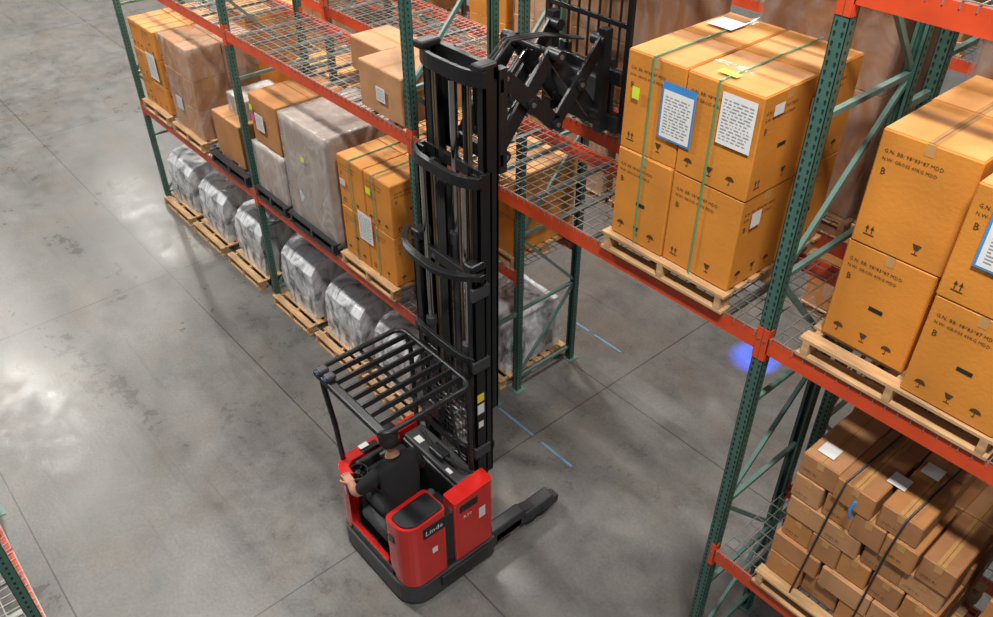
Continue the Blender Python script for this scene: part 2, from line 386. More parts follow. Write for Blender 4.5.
# ---------------------------------------------------------------- racks
Z1, Z2, Z3 = 1.80, 3.97, 6.20
def rack(y0, y1, xs, bays, ztop=6.9, holes=True, name='pallet_rack', deck=True):
    mb = MB(name); pw = .085; pd = .075
    for x in xs:
        for yy, sg in ((y0, 1), (y1, -1)):
            ya, yb = (yy, yy+pd) if sg > 0 else (yy-pd, yy)
            f0, f1 = (ya, ya+.004) if sg > 0 else (yb-.004, yb)
            mb.box(x-pw/2, x+pw/2, f0, f1, 0, ztop, GREEN)
            mb.box(x-pw/2, x-pw/2+.004, ya, yb, 0, ztop, GREEN); mb.box(x+pw/2-.004, x+pw/2, ya, yb, 0, ztop, GREEN)
            l0, l1 = (yb-.004, yb) if sg > 0 else (ya, ya+.004)
            mb.box(x-pw/2, x-pw/2+.025, l0, l1, 0, ztop, GREEN); mb.box(x+pw/2-.025, x+pw/2, l0, l1, 0, ztop, GREEN)
            mb.box(x-.09, x+.09, ya-.04, yb+.04, 0, .01, GREENB)
            if holes:
                z = .1; fy = ya-.0012
                while z < ztop-.05:
                    if sg > 0:
                        for dx in (-.022, .022):
                            xx = x+dx
                            mb.poly([(xx-.008,fy,z+.012),(xx-.004,fy,z-.012),(xx+.004,fy,z-.012),(xx+.008,fy,z+.012),(xx,fy,z+.02)], HOLE)
                    ym = (ya+yb)/2
                    mb.poly([(x+pw/2+.0012,ym-.008,z),(x+pw/2+.0012,ym+.008,z),(x+pw/2+.0012,ym+.008,z+.02),(x+pw/2+.0012,ym-.008,z+.02)], HOLE)
                    z += .051
        zz = .2; flip = False; ya, yb = y0+pd*.7, y1-pd*.7
        mb.bar((x, ya, zz), (x, yb, zz), .035, .035, GREENB)
        while zz+1.05 < ztop:
            mb.bar((x, ya, zz+1.05), (x, yb, zz+1.05), .035, .035, GREENB)
            a, b2 = (zz+.03, zz+1.02)
            mb.bar((x, ya if not flip else yb, a), (x, yb if not flip else ya, b2), .03, .035, GREENB)
            flip = not flip; zz += 1.05
    for i, lv in enumerate(bays):
        xa, xb = xs[i]+pw/2, xs[i+1]-pw/2
        for z in lv:
            for yy, sg in ((y0, 1), (y1, -1)):
                ya, yb = (yy, yy+.045) if sg > 0 else (yy-.045, yy)
                mb.box(xa, xb, ya, yb, z-.125, z-.03, ORANGE)
                yc, yd = (yy, yy+.025) if sg > 0 else (yy-.025, yy)
                mb.box(xa, xb, yc, yd, z-.03, z, ORANGE)
                for xc, d in ((xa, 1), (xb, -1)):
                    fy = yy-.006 if sg > 0 else yy+.002
                    mb.box(min(xc, xc-d*.04), max(xc, xc-d*.04), fy, fy+.005, z-.19, z+.06, ORANGE)
                    mb.box(min(xc, xc+d*.006), max(xc, xc+d*.006), ya, yb, z-.19, z+.06, ORANGE)
                    mb.tube([(xc-d*.02, fy-.008, z-.03), (xc-d*.02, fy, z-.03)], .009, GALV, 6)
            if deck:
                np_ = 3; seg = (xb-xa)/np_
                for p in range(np_):
                    xs0, xs1 = xa+seg*p+.02, xa+seg*(p+1)-.02
                    n = 15
                    for k in range(n+1):
                        xx = xs0+(xs1-xs0)*k/n
                        mb.bar((xx, y0-.004, z+.006), (xx, y1+.004, z+.006), .006, .006, WIRE)
                        mb.bar((xx, y0-.004, z-.028), (xx, y0-.004, z+.006), .006, .006, WIRE)
                    for k in range(11):
                        yy = y0+.002+(y1-y0-.004)*k/10
                        mb.bar((xs0, yy, z+.012), (xs1, yy, z+.012), .006, .006, WIRE)
                    for k in (.2, .5, .8):
                        xx = xs0+(xs1-xs0)*k
                        mb.box(xx-.02, xx+.02, y0+.03, y1-.03, z-.03, z-.004, GALV)
    return mb
XS = [-13.24, -9.52, -5.84, -2.04, 1.68]
YF0, YF1, YR0, YR1 = 4.03, 5.07, 5.38, 6.40
m = rack(YF0, YF1, XS, [(Z1, Z2), (Z1, Z2), (Z2, Z3), (Z1, Z2, Z3)]); m.done()
m = rack(YR0, YR1, XS, [(Z1, Z2), (Z1, Z2), (Z2, Z3), (Z1, Z2, Z3)])
for x in XS:
    for z in (1.2, 3.2, 5.2): m.box(x-.02, x+.02, YF1, YR0, z, z+.05, GREENB)
m.done()
XB = [-24.3, -20.6, -16.9, -13.2, -9.5, -5.8, -2.1]
m = rack(9.6, 10.65, XB, [(Z1, Z2)]*6, holes=False); m.done()
m = rack(11.0, 12.0, XB, [(Z1, Z2)]*6, holes=False, deck=False); m.done()
m = rack(-1.24, -.17, [-8.1, -4.40], [(Z1, Z2)], ztop=5.2); m.done()

# ---------------------------------------------------------------- loads : front row
def P(x0, x1, z, y0=YF0-.03, y1=YF0+1.16, **k): return pallet(x0, x1, y0, y1, z+.019, **k)
zb1, zb2 = Z1+.163, Z2+.163
P(-3.42, -2.34, Z2, y0=YF0-.05, y1=5.12)
def ex(mb):
    T = face_frame('T', (-3.38, 4.03, zb2+1.34+.004))
    put_rect(mb, T, .62, .08, .76, .14, YEL, .012); put_rect(mb, T, .06, .70, .26, .88, PAPER, .012)
    F = face_frame('F', (-3.38, 4.03-.012, zb2))
    put_rect(mb, F, .08, 1.04, .14, 1.12, YEL, .004)
    R = face_frame('R', (-2.36+.008, 4.03, zb2))
    put_rect(mb, R, .1, .45, .20, .56, PAPER, .002); put_rect(mb, R, .5, 1.1, .62, 1.2, PAPER, .002); put_rect(mb, R, .1, 1.2, .2, 1.27, PAPER, .002)
carton_stack(-3.38, -2.36, 4.03, 5.08, zb2, [0, .46, 1], 2, 2, .67, straps=[(.22, STRAPG), (.70, STRAPG)],
    docs=[('F', .33, .87, .23, .31, True), ('F', .75, .98, .24, .32, False)], extra=ex)
P(-1.80, -.62, Z2, y0=YF0-.02)
carton_stack(-1.74, -1.21, 4.14, 5.2, zb2, 1, 2, 2, .68)
carton_stack(-1.17, -.64, 4.02, 5.1, zb2, 1, 2, 2, .66, docs=[('F', .13, .92, .34, .3, True)])
P(-.5, .54, Z2)
carton_stack(-.48, .48, 4.05, 5.15, zb2, 2, 2, 2, .67)
P(-1.64, -.42, Z1)
def small_pile(x0, x1, y0, y1, z0, name='cardboard_box_stack'):
    mb = MB(name)
    ncx = [4, 3, 5, 4, 5, 4]; ncy = [2, 3, 2, 3, 2, 2]; hs = [.22, .2, .22, .19, .22, .2]; z = z0
    for k in range(6):
        nx, ny, h = ncx[k], ncy[k], hs[k]
        for i in range(nx):
            for j in range(ny):
                if k == 5 and i == nx-1: continue
                xa = x0+(x1-x0)*i/nx; xb = x0+(x1-x0)*(i+1)/nx; ya = y0+(y1-y0)*j/ny; yb = y0+(y1-y0)*(j+1)/ny
                sx_ = random.uniform(-.012, .012); sy_ = random.uniform(-.03, .02)
                tilt = Matrix.Translation((sx_, sy_, 0))
                carton(mb, xa+.002, xb-.002, ya+.002, yb-.002, z, z+h-.003, random.choice([KRAFT, KRAFT2, KRAFT3]), random.choice([KRAFT2, KRAFT3, KRAFT]), i+j, False, .006, M=tilt)
                if random.random() < .6:
                    F = tilt @ face_frame('F', (xa, ya-.002, z)); put_text(mb, "GNBS 86", F, .03, .06, .03, INK)
                R = tilt @ face_frame('R', (xb+.004, ya, z)); put_text(mb, "GNBS 86", R, .04, .10, .035, INK)
        z += h
    zt = z
    for fr, lean in ((.30, .10), (.66, .06)):
        xs = x0+(x1-x0)*fr
        mb.tube([(xs-lean, y0-.06, z0-.1), (xs-.02, y0-.065, zt-.3), (xs, y0-.03, zt+.014), (xs+.02, (y0+y1)/2, zt+.014), (xs+.04, y1+.02, zt+.012), (xs, y1+.03, z0)], .008, STRAPB, 5)
    T = face_frame('T', (x0, y0, zt+.004))
    for (a, b2) in ((.06, .08), (.5, .18), (.60, .42)):
        put_rect(mb, T, a, b2, a+.12, b2+.12, PAPER, .006)
    mb.tube([(xs-.3, y0-.07, zt-.05), (xs-.31, y0-.09, zt-.12), (xs-.29, y0-.08, zt-.2)], .012, BLUE, 5)
    return mb.done()
small_pile(-1.60, -.47, 4.09, 5.17, zb1)
P(-.32, .72, Z1); small_pile(-.30, .7, 4.12, 5.1, zb1)

# B-C bay level 1
P(-9.42, -8.62, Z1, mt=BLKPL)
carton_stack(-9.38, -8.66, 4.08, 5.1, zb1, 1, 1, 1, .62, mt=KRAFT2, mtop=KRAFT2, prints=False, wrap=WRAPW)
carton_stack(-9.36, -8.70, 4.10, 5.06, zb1+.65, 1, 2, 1, .62, mt=[KRAFT2, KRAFT3], prints=False, docs=[('F', .16, .2, .2, .22, False)],
    extra=lambda mb: (put_rect(mb, face_frame('F', (-9.36, 4.085, zb1+.65)), .06, .3, .14, .38, PINK), put_rect(mb, face_frame('F', (-9.36, 4.085, zb1+.65)), .05, .42, .12, .5, YEL)))
P(-8.55, -7.5, Z1, mt=BLKPL)
carton_stack(-8.52, -7.52, 4.08, 5.15, zb1, 1, 1, 1, 1.30, mt=KRAFT2, mtop=KRAFT2, prints=False, wrap=WRAPG, docs=[('F', .25, .25, .22, .22, False)],
    extra=lambda mb: put_rect(mb, face_frame('F', (-8.52, 4.05, zb1)), .42, .85, .5, .92, YEL))
P(-7.36, -6.3, Z1)
carton_stack(-7.33, -6.33, 4.08, 5.15, zb1, 2, 2, 2, .62, straps=[(.25, STRAPG), (.68, STRAPG)], docs=[('F', .35, .35, .26, .36, False), ('F', .05, .9, .1, .08, False)],
    extra=lambda mb: put_rect(mb, face_frame('F', (-7.33, 4.07, zb1)), .55, 1.0, .64, 1.08, YEL))
# A-B bay level 1
P(-13.05, -12.1, Z1)
carton_stack(-13.02, -12.12, 4.08, 5.15, zb1, 2, 2, 3, .42, docs=[('F', .5, .5, .3, .4, False)])
P(-11.95, -10.95, Z1)
carton_stack(-11.9, -11.0, 4.08, 5.1, zb1, [0, .6, 1], 2, 3, .44, mt=[KRAFT, KRAFT3, KRAFT2], prints=False, docs=[('F', .2, .3, .2, .2, False)], wrap=WRAPT)
P(-10.7, -9.65, Z1, mt=BLKPL)
carton_stack(-10.62, -9.85, 4.1, 5.0, zb1, 1, 1, 1, .62, mt=KRAFT3, mtop=KRAFT2, prints=False)
carton_stack(-10.4, -9.95, 4.3, 4.9, zb1+.625, 1, 1, 1, .25, mt=KRAFT2, mtop=KRAFT2, prints=False, wrap=WRAPW)
carton_stack(-6.66, -5.96, 4.06, 4.8, Z2+.02, 1, 1, 1, .46, mt=KRAFT2, mtop=KRAFT2, prints=False, name='cardboard_box', docs=[('F', .3, .15, .14, .14, False)])
carton_stack(-7.5, -6.9, 4.5, 5.0, Z2+.02, 1, 1, 1, .35, mt=KRAFT, mtop=KRAFT2, prints=False, name='cardboard_box')

def RP(x0, x1, z, **k): return pallet(x0, x1, YR0+.02, YR1+.02, z+.019, **k)
RP(-3.4, -2.3, Z2)
carton_stack(-3.36, -2.34, YR0+.05, YR1, zb2, 1, 1, 2, .95, mt=KRAFT, mtop=KRAFT, prints=False, wrap=WRAPT)
RP(-1.9, -.85, Z2); carton_stack(-1.85, -.9, YR0+.05, YR1, zb2, 2, 1, 2, .9, mt=KRAFT, mtop=KRAFT, prints=False, wrap=WRAPT)
RP(-.75, .3, Z2); carton_stack(-.72, .28, YR0+.05, YR1, zb2, 2, 1, 2, .8, mt=KRAFT, mtop=KRAFT, prints=False, wrap=WRAPT)
RP(-1.9, -.8, Z1); carton_stack(-1.85, -.85, YR0+.05, YR1, zb1, 2, 1, 2, .55, mt=KRAFT, mtop=KRAFT, prints=False)
for x in (-12.9, -10.6, -9.3, -8.1, -6.9):
    RP(x, x+1.0, Z1); carton_stack(x+.03, x+.95, YR0+.05, YR1, zb1, 2, 1, 2, random.choice([.5, .62]), mt=random.choice([AMBER, KRAFT, KRAFT3]), prints=False)

# ---------------------------------------------------------------- wrapped machines on the floor
def machine(xc, y0=4.16, y1=5.05, w=.86, h=.72):
    pallet(xc-w/2-.08, xc+w/2+.08, y0-.18, y1+.05, 0.0)
    mb = MB('shrink_wrapped_machine'); z = .15
    mb.rbox(xc-w*.44, xc+w*.44, y0+.05, y1-.05, z, z+.2, MACH, .03)
    mb.rbox(xc-w*.42, xc+w*.42, y0+.24, y1-.08, z+.2, z+h*.94, MACHG, .04, 3)
    mb.rbox(xc-w*.34, xc+w*.34, y0+.30, y1-.14, z+h*.92, z+h*.98, MACH, .02)
    mb.rbox(xc-w*.36, xc+w*.38, y0+.09, y0+.28, z+.2, z+h*.70, MACH, .05, 3)
    for k in range(3):
        mb.rbox(xc-w*.32+k*.2, xc-w*.32+k*.2+.13, y0+.05, y0+.11, z+.2, z+.4, MACHG, .01)
    for sx in (-1, 1):
        mb.tube([(xc+sx*w*.36-.04, y0+.1, z+.08), (xc+sx*w*.36+.04, y0+.1, z+.08)], .08, RUB, 14)
    put_rect(mb, face_frame('F', (xc, y0+.235, z)), .05, .52, .22, .62, PAPER)
    shell(mb, xc-w*.47, xc+w*.47, y0+.02, y1-.03, z-.02, z+h*1.02, WRAPC, .026, .02, taper=.06, cuts=12)
    return mb.done()
for xc in (-12.75, -11.6, -10.4, -9.0, -7.85, -6.7): machine(xc, h=random.uniform(.74, .84))
machine(-6.45, 5.42, 6.35, .85, .72)
machine(-8.0, 5.42, 6.35, .85, .72); machine(-10.3, 5.42, 6.35, .85, .72)

for lvl, z in ((0, 0), (1, Z1), (2, Z2)):
    for bx in range(5):
        for p in range(3):
            if random.random() < .22: continue
            x = XB[bx+1]+.12+p*1.2
            if x > -3.3: continue
            zz = z+(.019 if lvl else 0)
            pallet(x, x+1.05, 9.62, 10.6, zz)
            t = random.random(); mt_ = random.choice([KRAFT, KRAFT2, AMBER, KRAFT3])
            carton_stack(x+.03, x+1.0, 9.65, 10.58, zz+.142, random.choice([1, 2]), 1, 2, random.choice([.45, .6, .7]), mt=mt_, mtop=mt_, prints=False, wrap=WRAPT if t < .5 else None)

# ---------------------------------------------------------------- reach truck
TX, TY = -4.74, 2.50
truck = empty('reach_truck', (TX, TY, 0))
def arc(cx, cy, r, a0, a1, n=6):
    return [(cx+r*math.cos(math.radians(a0+(a1-a0)*i/n)), cy+r*math.sin(math.radians(a0+(a1-a0)*i/n))) for i in range(n+1)]
def rrect(x0, x1, y0, y1, r):
    return arc(x0+r[0], y0+r[0], r[0], 180, 270)+arc(x1-r[1], y0+r[1], r[1], 270, 360)+arc(x1-r[2], y1-r[2], r[2], 0, 90)+arc(x0+r[3], y1-r[3], r[3], 90, 180)
c = MB('chassis')
c.extr(rrect(-.63, .63, -.02, 1.06, [.2, .24, .04, .04]), .05, .30, DGREY)
c.extr(rrect(-.60, .60, .0, 1.06, [.2, .22, .04, .04]), .30, .42, BLACK)
pl = [(-.36, 0.0)]+arc(-.44, .18, .18, 270, 180)+[(-.62, 1.0), (-.50, 1.0), (-.50, .16), (-.46, .10), (-.36, .09)]
pl = pl[::-1]
c.extr(pl, .32, lambda x, y: 1.13+.03*y, RED)
c.extr(rrect(-.37, .25, .002, .05, [.01]*4), .32, .46, RED)
ptop = lambda x, y: 1.13+.10*(x-.2)+.08*y
c.extr(rrect(.27, .62, .0, .47, [.06, .17, .05, .04]), .32, ptop, RED)
c.extr(rrect(.33, .60, .03, .45, [.05, .15, .04, .04]), 1.1, lambda x, y: ptop(x, y)+.02, BLACK)
c.extr(rrect(.44, .62, .56, 1.04, [.02, .03, .05, .02]), .32, lambda x, y: 1.13+.06*y, RED)
c.box(.30, .595, .44, .60, .42, 1.06, BLACK)
c.rbox(-.50, .46, .74, 1.04, .42, 1.08, BLACK, .03)
c.rbox(-.46, .42, .76, 1.0, 1.08, 1.14, DGREY, .02)
c.rbox(-.1, .12, .80, .92, 1.14, 1.22, BLACK, .02)
c.tube([(.12, .86, 1.18), (.25, .84, 1.26), (.36, .9, 1.2), (.4, .97, 1.12)], .018, RUB, 8)
c.tube([(-.1, .86, 1.18), (-.25, .88, 1.24), (-.38, .93, 1.15)], .018, RUB, 8)
put_rect(c, face_frame('T', (0, 0, 1.142)), -.34, .80, -.24, .87, PAPER); put_rect(c, face_frame('T', (0, 0, 1.142)), .2, .78, .28, .82, PAPER)
c.rbox(-.50, -.34, .14, .74, .82, 1.04, BLACK, .03, 3)
c.rbox(-.50, -.43, .18, .6, 1.01, 1.12, DGREY, .03, 3)
c.rbox(-.36, -.12, .60, .74, .80, 1.02, BLACK, .03)
put_rect(c, face_frame('T', (0, 0, 1.132)), -.60, .30, -.54, .40, PAPER, .035)
c.rbox(-.48, -.40, .44, .6, 1.04, 1.10, MACHG, .01)
for i in range(3): c.tube([(-.30+.06*i, .67, 1.02), (-.30+.06*i, .665, 1.08)], .012, BLACK, 6)
sw = [(-.36+.10*math.cos(a*math.pi/8), .14+.10*math.sin(a*math.pi/8), 1.11) for a in range(17)]
c.tube(sw, .012, RUB, 8, cap=False); c.tube([(-.36, .14, .98), (-.36, .14, 1.11)], .025, BLACK, 10)
for a in (0, 2.1, 4.2): c.tube([(-.36, .14, 1.10), (-.36+.1*math.cos(a), .14+.1*math.sin(a), 1.11)], .008, BLACK, 6)
c.sphere((-.36, .05, 1.13), .022, BLACK, 10, 6)
c.rbox(-.24, .24, .04, .58, .64, .76, SEATM, .05, 3); c.rbox(-.18, .14, .12, .5, .42, .67, BLACK, .02)
c.rbox(.24, .32, .08, .58, .72, 1.10, SEATM, .035, 3)
c.box(-.48, -.02, .06, .72, .42, .435, RUB)
for yy in (.28, .40, .52): c.rbox(-.48, -.38, yy, yy+.07, .43, .47, MACHG, .008)
c.box(.618, .626, .19, .45, .97, 1.12, BLACK)
R = face_frame('R', (.6275, 0, 0)); put_text(c, "Linde", R, .21, 1.015, 0, WHITE, width=.2)
R = face_frame('R', (.622, 0, 0)); put_text(c, "R20", R, .66, .90, 0, WHITE, width=.1)
put_rect(c, R, .85, .75, .93, .9, PAPER); put_rect(c, R, .28, .70, .34, .78, WHITE)
c.box(.615, .624, .62, .84, 1.00, 1.10, BLACK)
F = face_frame('F', (0, 0.002, 0)); put_rect(c, F, -.42, .86, -.38, .98, WHITE, .006)
c.rbox(-.59, -.50, .30, .5, 1.11, 1.15, BLACK, .01)
c.rbox(.34, .42, -.01, .02, .88, .98, BLACK, .006)
for sx in (-1, 1):
    xo = sx*.53
    c.rbox(xo-.07, xo+.07, 1.0, 1.50, .10, .34, DGREY, .03)
    c.add(*( [ (xo-.06,1.45,.10),(xo+.06,1.45,.10),(xo+.06,2.0,.08),(xo-.06,2.0,.08),(xo-.06,1.45,.32),(xo+.06,1.45,.32),(xo+.06,2.0,.18),(xo-.06,2.0,.18)], [(0,3,2,1),(4,5,6,7),(0,1,5,4),(1,2,6,5),(2,3,7,6),(3,0,4,7)]), DGREY)
    for yy in (1.62, 1.79):
        c.tube([(xo-.045, yy, .13), (xo+.045, yy, .13)], .125, RUB, 20)
        c.tube([(xo+sx*.05, yy, .13), (xo+sx*.07, yy, .13)], .04, DGREY, 12)
    c.rbox(xo-.08, xo+.08, 1.50, 1.92, .17, .27, DGREY, .03)
    c.box(xo+sx*.062, xo+sx*.07, 1.1, 1.45, .14, .24, MACHG)
c.tube([(-.12, .3, .115), (.08, .3, .115)], .11, RUB, 20)
c.tube([(.42, .22, .08), (.50, .22, .08)], .075, RUB, 16)
c.rbox(.62, .66, .35, .95, .14, .28, BLACK, .01)
c.done(truck, .006)

g = MB('overhead_guard')
GZ = 2.30; gx0, gx1, gy0, gy1 = -.66, .42, .0, .96
fr = [(x, y, GZ) for x, y in rrect(gx0, gx1, gy0, gy1, [.10]*4)]
g.tube(fr+[fr[0]], .026, BLACK, 8, cap=False)
for i in range(1, 8):
    xx = gx0+(gx1-gx0)*i/8
    g.box(xx-.011, xx+.011, gy0+.02, gy1-.02, GZ-.025, GZ+.03, BLACK)
g.bar((gx0, .5, GZ-.03), (gx1, .5, GZ-.03), .03, .02, BLACK)
g.rbox(gx0+.02, gx1-.02, gy0-.02, gy0+.07, GZ-.03, GZ+.035, BLACK, .02)
g.tube([(-.585, .12, 1.11), (-.60, .10, 1.6), (-.63, .06, 2.1), (-.64, .06, GZ)], .028, BLACK, 8)
for xx in (-.52, .36): g.tube([(xx, .98, 1.08), (xx, .97, 2.1), (xx, .94, GZ)], .026, BLACK, 8)
g.bar((-.35, .96, GZ), (-.35, 1.12, GZ-.1), .05, .05, BLACK); g.bar((.25, .96, GZ), (.25, 1.12, GZ-.1), .05, .05, BLACK)
for xx, mm in ((-.60, DGREY), (-.48, DGREY)):
    g.rbox(xx, xx+.09, -.01, .09, GZ+.03, GZ+.09, mm, .02); g.tube([(xx+.045, -.02, GZ+.06), (xx+.045, -.005, GZ+.06)], .02, GLASSB, 10)
g.rbox(-.2, -.06, .03, .1, GZ-.09, GZ-.03, DGREY, .02)
g.tube([(.30, .05, GZ-.04), (.30, .05, GZ-.10)], .03, GLASSB, 10)
g.done(truck)

ma = MB('mast')
def rails(hw, y0, y1, z0, z1, w=.085, t=.022):
    for sx in (-1, 1):
        xo = sx*hw; xi = sx*(hw-w)
        a, b2 = min(xo, xi), max(xo, xi)
        ma.box(a, b2, y0, y0+t, z0, z1, BLACK2); ma.box(a, b2, y1-t, y1, z0, z1, BLACK2)
        ma.box(min(xo, xo-sx*t), max(xo, xo-sx*t), y0, y1, z0, z1, BLACK2)
MT = 5.08
rails(.42, 1.06, 1.20, .10, 3.42); rails(.395, 1.15, 1.29, .9, 4.26); rails(.37, 1.24, 1.38, 1.7, MT)
def bow(hw, y, z, depth, h=.09, t=.035, ex=4):
    n = 12; pts = []
    for i in range(n+1):
        u = -1+2*i/n; pts.append((u*hw, y-depth*(1-abs(u)**ex)))
    poly = pts+[(x, yy+t) for x, yy in pts[::-1]]
    ma.extr(poly, z-h/2, z+h/2, BLACK2)
bow(.52, 1.05, 3.42, .22, .05, .07, 3); bow(.42, 1.12, 4.22, .10, .09, .05); bow(.38, 1.22, MT-.07, .07, .12)
bow(.42, 1.05, 2.45, .05, .08); bow(.42, 1.05, 1.25, .04, .12)
for z in (.35, 3.3): ma.box(-.42, .42, 1.10, 1.14, z-.05, z+.05, BLACK2)
ma.box(-.385, .385, 1.22, 1.26, 4.16, 4.26, BLACK2); ma.box(-.37, .37, 1.33, 1.38, MT-.1, MT, BLACK2)
ma.rbox(-.42, -.30, 1.04, 1.2, 3.38, 3.48, BLACK2, .02); ma.rbox(.30, .42, 1.04, 1.2, 3.38, 3.48, BLACK2, .02)
ma.rbox(-.39, -.27, 1.16, 1.36, MT-.02, MT+.04, BLACK2, .02); ma.rbox(.25, .37, 1.2, 1.38, MT-.02, MT+.03, BLACK2, .02)
for sx in (-1, 1):
    ma.tube([(sx*.27, 1.11, .2), (sx*.27, 1.11, 2.5)], .042, CYL, 14); ma.tube([(sx*.27, 1.11, 2.5), (sx*.27, 1.11, 4.15)], .026, CHROME, 12)
    ma.tube([(sx*.265, 1.11, 2.48), (sx*.265, 1.11, 2.56)], .052, DGREY, 14)
    for k in (0, .035): ma.box(sx*.16-.012+k*sx, sx*.16+.012+k*sx, 1.14, 1.15, 1.4, 4.1, BRASS)
    ma.tube([(sx*.17, 1.17, 4.14), (sx*.21, 1.17, 4.14)], .06, BLACK, 14)
    ma.tube([(sx*.17-.02, 1.15, 3.28), (sx*.17+.02, 1.15, 3.28)], .055, CYL, 14)
    for k in (0, .03): ma.box(sx*.2-.01+k*sx, sx*.2+.01+k*sx, 1.22, 1.23, 3.0, MT-.12, BRASS)
ma.tube([(0, 1.24, 1.6), (0, 1.24, 3.5)], .055, CYL, 16); ma.tube([(0, 1.24, 3.5), (0, 1.24, 4.9)], .034, CHROME, 14)
ma.tube([(0, 1.24, 3.45), (0, 1.24, 3.55)], .065, DGREY, 16)
for k in range(4):
    xx = -.115+.026*k
    ma.tube([(xx, 1.14, 1.0), (xx, 1.13, 2.6), (xx, 1.14, 4.0), (xx, 1.20, 4.1), (xx, 1.24, 4.02), (xx, 1.24, 3.0)], .010, RUB, 6)
for k in range(3):
    xx = .07+.028*k
    ma.tube([(xx, 1.28, 2.6), (xx, 1.28, MT-.2), (xx, 1.33, MT-.1), (xx, 1.38, MT-.2), (xx, 1.40, 4.5)], .010, RUB, 6)
for k in range(14): ma.bar((-.32+.05*k, 1.045, 1.2), (-.32+.05*k, 1.045, 2.4), .005, .005, CYL)
for k in range(17): ma.bar((-.33, 1.045, 1.22+.07*k), (.34, 1.045, 1.22+.07*k), .005, .005, CYL)
for z in (1.3, 2.4, 3.2): ma.box(-.44, -.40, 1.04, 1.22, z-.06, z+.06, DGREY); ma.box(.40, .44, 1.04, 1.22, z-.06, z+.06, DGREY)
R = face_frame('R', (.421, 1.06, 0))
put_rect(ma, R, .02, 1.95, .10, 2.05, YELO); put_rect(ma, R, .02, 1.80, .10, 1.92, PAPER); put_rect(ma, R, .03, 1.62, .09, 1.70, PAPER)
ma.rbox(.12, .32, 1.0, 1.06, .9, 1.15, BLACK, .02); ma.rbox(-.3, -.05, .98, 1.06, 1.4, 1.6, BLACK, .02)
ma.tube([(.2, 1.02, 1.1), (.22, .97, 1.5), (.1, .99, 1.9), (.05, 1.1, 2.2)], .013, RUB, 6)
mo = ma.done(truck, .004); mo.location.x = -.07

pg = MB('pantograph_reach_carriage')
pg.rbox(-.34, .34, 1.38, 1.43, 4.25, 4.37, BLACK, .01); pg.rbox(-.34, .34, 1.38, 1.43, 4.86, 4.98, BLACK, .01)
for sx in (-1, 1):
    pg.box(sx*.30-.04, sx*.30+.04, 1.38, 1.46, 4.2, 5.05, BLACK)
    a = sx*.29; b2 = sx*.22
    pg.bar((a, 1.46, 4.96), (a, 2.02, 4.42), .03, .13, BLACK); pg.bar((a, 2.02, 4.42), (a, 2.52, 4.98), .03, .12, BLACK)
    pg.bar((b2, 1.46, 4.32), (b2, 2.02, 4.98), .03, .13, BLACK); pg.bar((b2, 2.02, 4.98), (b2, 2.52, 4.36), .03, .12, BLACK)
    for (y, z) in ((1.46, 4.96), (2.02, 4.42), (2.52, 4.98), (1.46, 4.32), (2.02, 4.98), (2.52, 4.36), (1.74, 4.67), (2.27, 4.69)):
        pg.tube([(sx*.19, y, z), (sx*.33, y, z)], .05, BLACK, 14)
        pg.tube([(sx*.33, y, z), (sx*.338, y, z)], .02, GALV, 10)
    pg.tube([(sx*.12, 1.5, 4.35), (sx*.12, 2.0, 4.85)], .035, BLACK, 10); pg.tube([(sx*.12, 1.8, 4.65), (sx*.12, 2.1, 4.95)], .018, CHROME, 10)
    pg.box(sx*.30-.04, sx*.30+.04, 2.50, 2.58, 4.2, 5.08, BLACK)
for y, z in ((2.02, 4.42), (2.02, 4.98)): pg.tube([(-.3, y, z), (.3, y, z)], .028, BLACK, 10)
for k in range(3): pg.tube([(.02+.04*k, 1.42, 4.9), (.02+.04*k, 1.7, 5.12), (.02+.04*k, 2.05, 5.08), (.02+.04*k, 2.5, 4.95)], .011, RUB, 6)
pg.rbox(-.46, .46, 2.58, 2.64, 4.20, 4.34, BLACK, .01); pg.rbox(-.46, .46, 2.58, 2.64, 4.62, 4.74, BLACK, .01)
pg.rbox(-.30, .30, 2.53, 2.60, 4.36, 4.66, DGREY, .02)
for xx in (-.46, .46): pg.bar((xx, 2.64, 4.2), (xx, 2.64, 5.6), .05, .04, BLACK)
for k in range(1, 8): pg.bar((-.46+.115*k, 2.65, 4.74), (-.46+.115*k, 2.65, 5.58), .016, .02, BLACK)
pg.bar((-.48, 2.64, 5.58), (.48, 2.64, 5.58), .04, .05, BLACK); pg.bar((-.46, 2.64, 5.1), (.46, 2.64, 5.1), .03, .04, BLACK)
for sx in (-1, 1):
    xx = sx*.26
    pg.box(xx-.055, xx+.055, 2.64, 2.685, 4.17, 4.80, BLACK)
    pg.add([(xx-.055,2.65,4.17),(xx+.055,2.65,4.17),(xx+.045,3.75,4.17),(xx-.045,3.75,4.17),(xx-.055,2.65,4.215),(xx+.055,2.65,4.215),(xx+.045,3.75,4.185),(xx-.045,3.75,4.185)],
        [(0,3,2,1),(4,5,6,7),(0,1,5,4),(1,2,6,5),(2,3,7,6),(3,0,4,7)], BLACK)
po = pg.done(truck, .004); po.location.x = -.03
pallet(TX-.55, TX+.49, 5.42, 6.45, 4.125)
carton_stack(TX-.53, TX+.47, 5.44, 6.43, 4.27, 2, 1, 2, .55, mt=KRAFT3, mtop=KRAFT3, prints=False, wrap=WRAPT)

